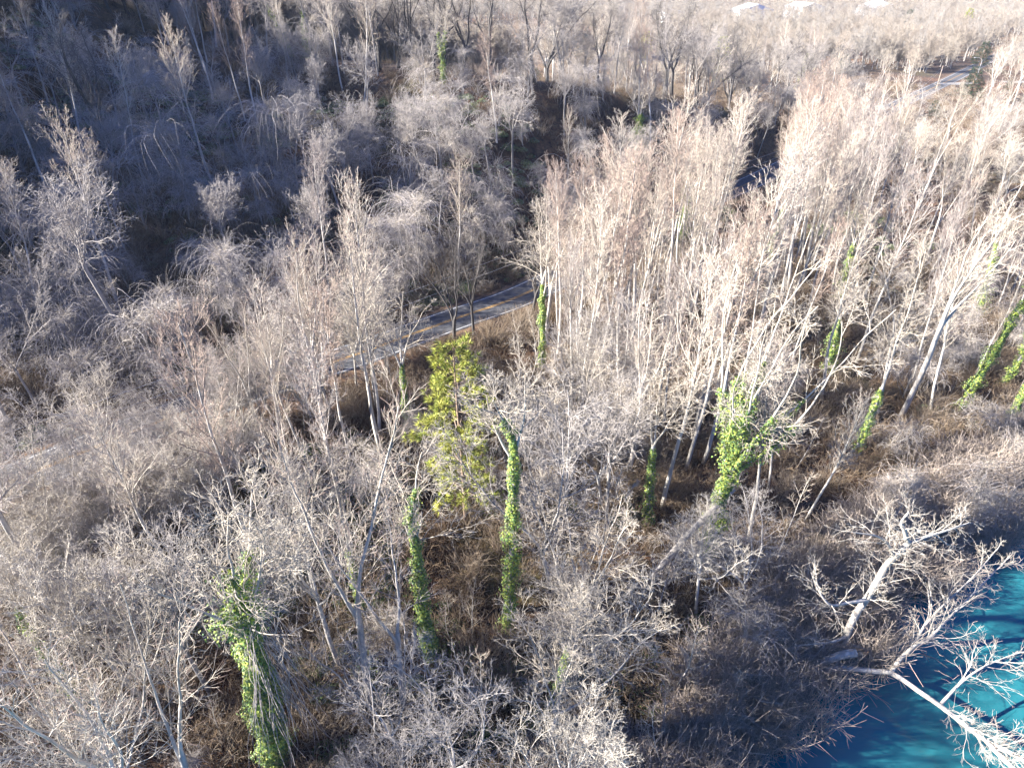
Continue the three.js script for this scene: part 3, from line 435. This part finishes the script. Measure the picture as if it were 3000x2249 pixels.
log(3006, 'brown log lying under the pine and ivy pillars', [onLand(6.5, 53, 0.2), onLand(8.6, 54, 0.6), onLand(11, 55.4, 0.9)], 0.17, 0.11, [0.3, 0.2, 0.13], 0.2);

// ---------------------------------------------------------------- poles, wires, lamps and sheds
const wood = new THREE.MeshStandardMaterial({ color: new THREE.Color().setRGB(0.3, 0.24, 0.19), roughness: 0.9 }), galv = new THREE.MeshStandardMaterial({ color: new THREE.Color().setRGB(0.55, 0.56, 0.57), roughness: 0.45, metalness: 0.6 }), ceramic = new THREE.MeshStandardMaterial({ color: new THREE.Color().setRGB(0.5, 0.5, 0.48), roughness: 0.3 }), cable = new THREE.MeshStandardMaterial({ color: new THREE.Color().setRGB(0.45, 0.47, 0.5), roughness: 0.5 });
const cyl = (a, b, h, n = 8) => new THREE.CylinderGeometry(a, b, h, n).translate(0, h / 2, 0);
function pole(x, d, h, turn, label, arm) {
  const o = thing('utility_pole', label, 'pole', [x, land(x, d) - 0.1, -d]); o.rotation.y = turn;
  part('post', cyl(0.13, 0.18, h), wood, o);
  if (arm) { const c = part('crossarm', new THREE.BoxGeometry(2.6, 0.13, 0.11).translate(0, h - 0.35, 0.16), wood, o); for (const k of [-1.15, -0.4, 0.4, 1.15]) part('insulator', cyl(0.04, 0.06, 0.18, 6).translate(k, h - 0.28, 0.16), ceramic, c); }
  else part('transformer', cyl(0.2, 0.2, 0.7, 10).translate(0.36, h - 2, 0), galv, o);
  return V(x, land(x, d) - 0.1 + h, -d);
}
const tops = [[180.7, 313.4, 9.4, 'bare utility pole at the near side of the road junction', false], [262, 416, 9.5, 'utility pole with crossarm on the bank by the far road', true], [116.5, 222, 9, 'utility pole glimpsed through branches by the far road', false]].map(([x, d, h, l, a]) => pole(x, d, h, 0.7, l, a));
function wire(a, b, sag, label) { const mid = a.clone().lerp(b, 0.5); mid.y -= sag; const o = new THREE.Mesh(new THREE.TubeGeometry(new THREE.QuadraticBezierCurve3(a, mid, b), 24, 0.013, 4), cable); o.name = numbered('overhead_wire'); o.userData = { label, category: 'wire', group: 'overhead wires' }; o.castShadow = o.receiveShadow = true; scene.add(o); }
const offRoad = (x0, d0, t, y) => { const k = toLine(ROAD, x0, d0)[1], [ax, ad] = ROAD[k], [bx, bd] = ROAD[k + 1], l = Math.hypot(bx - ax, bd - ad); return V(x0 + (bd - ad) / l * t, y, -(d0 - (bx - ax) / l * t)); };
[[8.7, 'upper'], [7.6, 'lower']].forEach(([y, w], i) => {
  wire(offRoad(-90, 18, 5 + i, y), offRoad(-22, 80.5, 5 + i, y), 0.7, `${w} overhead wire along the road at the dark foot of the hill`);
  wire(offRoad(-22, 80.5, 5 + i, y), offRoad(36.6, 144.1, 5 + i, y), 0.7, `${w} overhead wire along the open middle stretch of road`);
  wire(offRoad(36.6, 144.1, 5 + i, y), tops[2].clone().add(V(0, -0.3 - i * 1.1, 0)), 1, `${w} overhead wire running towards the pole seen through branches`);
  wire(tops[2].clone().add(V(0, -0.3 - i * 1.1, 0)), tops[0].clone().add(V(0, -0.3 - i * 1.1, 0)), 1.2, `${w} overhead wire reaching the junction pole`);
  wire(tops[0].clone().add(V(0, -0.3 - i * 1.1, 0)), tops[1].clone().add(V(0, -0.5 - i * 0.9, 0)), 1.4, `${w} overhead wire between junction pole and crossarm pole`);
});
function lamp(x, d, turn, label) { const o = thing('street_lamp', label, 'street lamp', [x, land(x, d), -d]); o.rotation.y = turn; part('post', cyl(0.08, 0.13, 8.4), galv, o); part('arm', new THREE.TubeGeometry(new THREE.CatmullRomCurve3([V(0, 8.3, 0), V(-0.7, 9, 0), V(-1.8, 9.35, 0), V(-2.8, 9.35, 0)]), 12, 0.05, 6), galv, o); part('lamp_head', new THREE.SphereGeometry(0.32, 10, 6).scale(1.5, 0.35, 0.7).translate(-3.1, 9.32, 0), galv, o); }
lamp(213, 340, -0.4, 'curved-arm street lamp by the road junction'); lamp(300, 440, -0.4, 'curved-arm street lamp farther along the road at the right edge');
const sheet = new THREE.MeshStandardMaterial({ color: new THREE.Color().setRGB(0.78, 0.78, 0.78), roughness: 0.6 }), roofing = new THREE.MeshStandardMaterial({ color: new THREE.Color().setRGB(0.7, 0.72, 0.75), roughness: 0.4 }), opening = new THREE.MeshStandardMaterial({ color: new THREE.Color().setRGB(0.1, 0.11, 0.12), roughness: 0.3 });
const shedY = (x, d) => land(x, d) - smooth(500, 3500, d) * 30;
function shed(x, d, w, l, h, turn, label) {
  const o = thing('white_shed', label, 'building', [x, shedY(x, d) - 0.3, -d], 'white sheds beyond the far wood'); o.rotation.y = turn;
  part('wall', new THREE.BoxGeometry(w, h, l).translate(0, h / 2, 0), sheet, o);
  const s = new THREE.Shape(); s.moveTo(-w / 2 - 0.5, h); s.lineTo(0, h + w * 0.16); s.lineTo(w / 2 + 0.5, h); part('roof', new THREE.ExtrudeGeometry(s, { depth: l + 1, bevelEnabled: false }).translate(0, 0.02, -l / 2 - 0.5), roofing, o);
  for (let k = 0; k < 4; k++) part(k ? 'window' : 'door', new THREE.BoxGeometry(k ? 2 : 3.4, k ? 1.2 : 3.6, 0.1).translate(-w / 2 + (k + 0.6) * w / 4.2, k ? h * 0.6 : 1.8, l / 2 + 0.05), opening, o);
}
shed(235, 760, 34, 26, 9, 0.1, 'long white shed among far trees at the top'); shed(300, 800, 26, 30, 10, 0.3, 'tall white shed right of the long white shed'); shed(390, 830, 40, 26, 8, -0.1, 'wide white shed farthest right at the top'); shed(150, 720, 24, 18, 7, 0.2, 'small white shed farthest left at the top');


const RT = rng(900), pick = (a) => a[Math.floor(RT() * a.length)];
const tilt = (k) => [(RT() - 0.5) * k, (RT() - 0.5) * k];
const seen = (x, d, h) => inView(x, land(x, d) + h, -d) || inView(x, land(x, d), -d);
// between the road and the river, in strips running beside the road
const thin = (x, d, k) => x > 16 && hash2(Math.round(x * 97), Math.round(d * 89)) < k;
for (const [t0, t1, n, what, where, g, kinds, s0, s1] of [
  [5.5, 13, 48, 'pale bare tree', 'along the near verge of the road', 'trees on the near road verge', ['poplar', 'forked', 'broad', 'broad'], 0.65, 1],
  [13, 24, 60, 'tall pale bare tree', 'in the second row back from the road', 'second row of trees back from the road', ['poplar', 'forked', 'poplar', 'poplar'], 0.75, 1.05],
  [24, 36, 48, 'tall bare tree', 'in the middle row between road and river', 'middle row between road and river', ['poplar', 'forked', 'poplar', 'broad'], 0.75, 1.05],
  [36, 48, 30, 'bare tree', 'in the row behind the river bank', 'row behind the river bank', ['broad', 'grey', 'forked', 'broad'], 0.7, 1],
  [48, 90, 30, 'small crooked bare tree', 'in the front row above the river', 'front row above the river', ['broad', 'broad', 'grey'], 0.5, 0.85],
]) {
  const list = scatter(100 + t0, 6000, [-80, 130, 10, 190], 2.5, (x, d) => { const t = roadT(x, d); return t > t0 && t < t1 && !screens(x, d, 1.2, 25) && !thin(x, d, t0 > 30 ? 0.85 : 0.45) && bankR(x, d) < -2.5 && Math.hypot(x, d) > 18 && seen(x, d, 10) && d < 165; }, n);
  rowOf(list, 'pale_bare_tree', 'tree', what, where, g, (x, d, k, label, group) => { const s = lerp(s0, s1, RT()) * (t0 < 30 ? lerp(0.52, 1, smooth(-40, -22, x)) : 1); plant('pale_bare_tree', 'tree', pick(PROTO[pick(x < -30 && t0 < 30 ? ['broad', 'grey', 'broad'] : x > 16 ? ['poplar', 'poplar', 'forked'] : kinds)]), x, d, [s * lerp(0.85, 1.1, RT()), s], RT() * 6.28, tilt(0.16), label, group); });
}
{      // the low thicket before the road at the left
  const list = scatter(170, 6000, [-66, -26, 34, 70], 2.1, (x, d) => { const t = roadT(x, d); return t > 5.2 && t < 22 && seen(x, d, 3); }, 62);
  rowOf(list, 'thicket_tree', 'tree', 'small dense pale tree', 'in the thicket before the road', 'thicket before the left stretch of road', (x, d, k, label, group) => { const s = lerp(0.36, 0.66, RT()); plant('thicket_tree', 'tree', pick(PROTO[pick(['broad', 'grey', 'broad'])]), x, d, [s * lerp(1, 1.3, RT()), s], RT() * 6.28, tilt(0.3), label, group); });
}
// saplings and vine curtains between them
for (const [t0, t1, n, where, g] of [[5, 24, 60, 'among the trees near the road', 'saplings near the road'], [24, 36, 34, 'in the middle of the riverside wood', 'saplings in the middle of the riverside wood'], [36, 47, 30, 'behind the river bank', 'saplings behind the river bank'], [47, 90, 30, 'in front above the river', 'saplings in front above the river']]) {
  const list = scatter(150 + t0, 6000, [-70, 110, 10, 170], 1.6, (x, d) => { const t = roadT(x, d); return t > t0 && t < t1 && !screens(x, d, 0.4, 11) && !thin(x, d, 0.6) && bankR(x, d) < -2 && seen(x, d, 4) && d < 140; }, n);
  rowOf(list, 'sapling', 'sapling', 'thin young bare sapling', where, g, (x, d, k, label, group) => { const s = lerp(0.4, 1.05, RT()); plant('sapling', 'sapling', pick(PROTO.sapling), x, d, [s * 1.1, s], RT() * 6.28, tilt(0.35), label, group); });
}
{
  const list = scatter(190, 6000, [-60, 100, 12, 130], 3, (x, d) => { const t = roadT(x, d); return t > 8 && !screens(x, d, 1, 10) && !thin(x, d, 0.5) && bankR(x, d) < -2 && seen(x, d, 3); }, 56);
  rowOf(list, 'vine_heap', 'vines', 'heap of pale dead vines', 'between road and river', 'vine heaps between road and river', (x, d, k, label, group) => { const s = lerp(0.35, 0.75, RT()); plant('vine_heap', 'vines', pick(PROTO.draped), x, d, [s * lerp(0.8, 1.2, RT()), s], RT() * 6.28, tilt(0.2), label, group, [barkMat, vineMat]); });
}
// the shaded hillside beyond the road
for (const [w0, w1, n, what, where, g, kinds, s0, s1, nm] of [
  [0.0, 0.3, 44, 'vine-draped grey tree', 'at the foot of the shaded hillside', 'vine-draped trees at the foot of the hill', ['draped'], 0.6, 1.1, 'vine_draped_tree'],
  [0.3, 0.62, 44, 'vine-draped grey tree', 'half way up the shaded hillside', 'vine-draped trees half way up the hill', ['draped'], 0.6, 1.1, 'vine_draped_tree'],
  [0.62, 0.93, 26, 'vine-draped grey tree', 'high on the shaded hillside', 'vine-draped trees high on the hill', ['draped'], 0.6, 1, 'vine_draped_tree'],
  [0.02, 0.45, 50, 'slender grey bare tree', 'on the lower shaded hillside', 'slender trees low on the hill', ['grey', 'grey', 'poplar'], 0.65, 1, 'grey_hillside_tree'],
  [0.45, 0.93, 56, 'slender grey bare tree', 'on the upper shaded hillside', 'slender trees high on the hill', ['grey', 'grey', 'poplar'], 0.65, 0.95, 'grey_hillside_tree'],
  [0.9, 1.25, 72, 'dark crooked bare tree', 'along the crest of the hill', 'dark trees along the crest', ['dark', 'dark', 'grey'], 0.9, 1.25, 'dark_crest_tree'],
]) {
  const list = scatter(300 + w0 * 100 + kinds[0].length, 9000, [-140, 130, 60, 260], nm === 'dark_crest_tree' ? 3 : 3.6, (x, d) => { const t = roadT(x, d); if (t > -6.5) return false; const [c] = toLine(CREST, x, d), u = -t - 5, w = c > 0 ? u / (u + c) : 1 - c / 30; return w > w0 && w < w1 && seen(x, d, 9); }, n);
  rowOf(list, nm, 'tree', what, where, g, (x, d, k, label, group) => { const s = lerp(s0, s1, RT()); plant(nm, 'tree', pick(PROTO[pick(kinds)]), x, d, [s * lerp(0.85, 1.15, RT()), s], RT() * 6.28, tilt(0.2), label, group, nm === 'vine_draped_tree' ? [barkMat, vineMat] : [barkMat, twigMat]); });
}
// the valley to the right, both sides of the road
for (const [d0, d1, n, what, where, g] of [[150, 200, 46, 'pale bare tree', 'in the nearest row of the valley wood', 'nearest row of the valley wood'], [200, 265, 50, 'pale bare tree', 'in the middle of the valley wood', 'middle of the valley wood'], [265, 360, 60, 'small pale bare tree', 'far along the valley road', 'far along the valley road']]) {
  const list = scatter(500 + d0, 9000, [10, 330, d0, d1], 5, (x, d) => { const t = roadT(x, d); return Math.abs(t) > 7 && !screens(x, d, 2.5, 13) && bankR(x, d) < -3 && seen(x, d, 8) && (t > 0 || toLine(CREST, x, d)[0] < -6 || x > 90); }, n);
  rowOf(list, 'valley_tree', 'tree', what, where, g, (x, d, k, label, group) => { const s = lerp(0.6, 1.05, RT()); plant('valley_tree', 'tree', pick(PROTO[pick(['far', 'far', 'forked', 'broad'])]), x, d, [s * lerp(0.9, 1.25, RT()), s], RT() * 6.28, tilt(0.15), label, group); });
}
// ---------------------------------------------------------------- stuff: brush, far wood
function brush(seed, n, w, h, col) {
  const R = rng(seed), g = new Geo();
  for (let k = 0; k < n; k++) {
    const a = R() * 6.28, q = Math.sqrt(R()) * w, p = V(Math.cos(a) * q, -0.1, Math.sin(a) * q), L = h * lerp(0.5, 1.3, R()), d = V((R() - 0.5) * 1.2, 1, (R() - 0.5) * 1.2), c = shade(col, lerp(0.55, 1.3, R()));
    const pts = wander(R, p, d, L, 5, 0.2, 0, 0.6 * R()), rad = taper(6, 0.018, 0.009); g.tube(pts, rad, 3, c);
    for (let s = 0; s < 3; s++) { const at = along({ pts, rad }, lerp(0.25, 0.95, R())); g.tube(wander(R, at.p, at.d.addScaledVector(randDir(R), 0.9), L * lerp(0.15, 0.4, R()), 2, 0.3, 0), [0.012, 0.01, 0.007], 3, c); }
  }
  return built(g);
}
const clumps = [[91, 90, 1.3, 2.2, [0.17, 0.12, 0.075]], [92, 70, 1.6, 1.5, [0.115, 0.075, 0.045]], [93, 45, 1, 3.2, [0.23, 0.18, 0.13]], [94, 60, 1.5, 1.1, [0.1, 0.06, 0.036]]].map((a) => brush(...a));
const M4 = new THREE.Matrix4(), Q = new THREE.Quaternion(), E3 = new THREE.Euler();
function strew(name, geometry, material, places, label, category) { const m = new THREE.InstancedMesh(geometry, material, places.length); m.name = name; m.castShadow = m.receiveShadow = true; places.forEach(([x, y, z, t, a, b], k) => m.setMatrixAt(k, M4.compose(V(x, y, z), Q.setFromEuler(E3.set(0, t, 0)), V(a, b, a)))); m.userData = { kind: 'stuff', label, category }; scene.add(m); return m; }
{
  const R = rng(700), sets = clumps.map(() => []);
  for (let k = 0; k < 17000; k++) { const near = R() < 0.62, x = lerp(-120, near ? 90 : 200, R()), d = near ? lerp(8, 120, R()) : lerp(60, 330, R()); const t = roadT(x, d); if (Math.abs(t) < 4.6 || bankR(x, d) > -0.2 || !inView(x, land(x, d) + 1, -d, 120)) continue; if (fbm(x * 0.12 + 9, d * 0.12 + 31) < 0.42 && R() < 0.6) continue; const s = lerp(0.6, 1.25, R()) * (Math.abs(t) < 8 ? 0.6 : 1); sets[Math.floor(R() * 4)].push([x, land(x, d), -d, R() * 6.28, s, s * lerp(0.7, 1.2, R())]); }
  clumps.forEach((g, k) => strew('undergrowth', g, brushMat, sets[k], ['tan canes and brambles covering the woodland floor', 'low brown tangled briars covering the woodland floor', 'tall pale dead stems standing in the woodland floor', 'short brown matted weeds over the woodland floor'][k], 'undergrowth'));
  const edge = []; for (let k = 0; k < 3000; k++) { const x = lerp(-5, 75, R()), d = lerp(10, 75, R()), r = bankR(x, d); if (r < -7 || r > -0.6 + R() * 2.4) continue; const s = lerp(0.9, 1.7, R()); edge.push([x, Math.max(land(x, d), WATER_Y), -d, R() * 6.28, s, s * lerp(0.8, 1.3, R())]); }
  strew('bank_brush', brush(96, 130, 1.2, 2.4, [0.34, 0.28, 0.23]), brushMat, edge, 'feathery tan brush overhanging the water along the river bank', 'brush');
  const gi = new Geo(), RG = rng(970); for (let k = 0; k < 420; k++) { const a = RG() * 6.28, q = Math.sqrt(RG()) * 1.3, f = randDir(RG).addScaledVector(UP, 1.4).normalize(), u = randDir(RG); u.addScaledVector(f, -u.dot(f)).normalize(); const z = 0.16 * lerp(0.7, 1.3, RG()); gi.leaf(V(Math.cos(a) * q, RG() * 0.9 * (1.2 - q / 1.3), Math.sin(a) * q), f, u, z, z * 1.2, shade([[0.1, 0.16, 0.04], [0.16, 0.2, 0.04], [0.06, 0.11, 0.035]][Math.floor(RG() * 3)], lerp(0.7, 1.2, RG()))); }
  const green = []; for (let k = 0; k < 9000; k++) { const x = lerp(-110, 90, R()), d = lerp(10, 150, R()), t = roadT(x, d); if (Math.abs(t) < 5 || bankR(x, d) > -1.5 || !inView(x, land(x, d), -d, 80)) continue; if (fbm(x * 0.09 + 70, d * 0.09 + 12) < (x < -40 && t < 0 ? 0.5 : 0.57)) continue; const s = lerp(0.5, 1.2, R()); green.push([x, land(x, d), -d, R() * 6.28, s, s]); }
  strew('ground_ivy', built(gi), leafMat, green, 'dark green evergreen patches spreading over the woodland floor', 'ground cover');
  console.log('green', green.length, 'brush', edge.length, sets.map((s) => s.length));
  const F = [[], [], []];
  for (let k = 0; k < 14000; k++) { const d = lerp(200, 1500, Math.pow(R(), 1.3)), x = lerp(-0.75, 0.85, R()) * d; const t = roadT(x, d), [c] = toLine(CREST, x, d); if (Math.abs(t) < 9 || (t < 0 && x < 130 && c > -12) || (d < 365 && t > -60 && t < 60) || (t > 60 && d < 300) || bankR(x, d) > -4) continue; if (fbm(x * 0.012 + 3, d * 0.012) < (Math.abs(t) < 60 ? 0.2 : 0.42)) continue; const s = lerp(0.6, 1.1, R()); F[k % 3].push([x, land(x, d) - smooth(500, 3500, d) * 30, -d, R() * 6.28, s * 1.2, s]); }
  const W = [[], []]; for (let k = 0; k < 400; k++) { const x = lerp(-190, -70, R()), d = lerp(70, 190, R()), t = roadT(x, d); if (t > -9 || inView(x, land(x, d) + 9, -d, 60) || inView(x, land(x, d), -d, 60)) continue; const s = lerp(0.8, 1.1, R()); W[k % 2].push([x, land(x, d), -d, R() * 6.28, s, s]); }
  W.forEach((w, k) => { strew('hillside_wood', PROTO.grey[k].crown, twigMat, w, ['grey wood on the shoulder of the hill to the left', 'bare grey wood on the hill shoulder to the left'][k], 'wood'); strew('hillside_wood_trunk_mass', PROTO.grey[k].trunk, barkMat, w, ['trunks of the grey wood on the hill shoulder', 'trunks of the bare grey wood on the hill shoulder'][k], 'wood'); });
  PROTO.far.forEach((p, k) => { strew('far_wood', p.crown, twigMat, F[k], ['hazy pale wood massed beyond the hill', 'hazy pinkish wood massed beyond the hill', 'hazy tan wood massed beyond the hill'][k], 'wood'); strew('far_wood_trunk_mass', p.trunk, barkMat, F[k], ['trunks of the hazy pale wood beyond the hill', 'trunks of the hazy pinkish wood beyond the hill', 'trunks of the hazy tan wood beyond the hill'][k], 'wood'); });
  console.log('far', F.map((s) => s.length));
}
console.log('triangles', Math.round(triangles), 'objects', scene.children.length);
renderer.render(scene, camera);
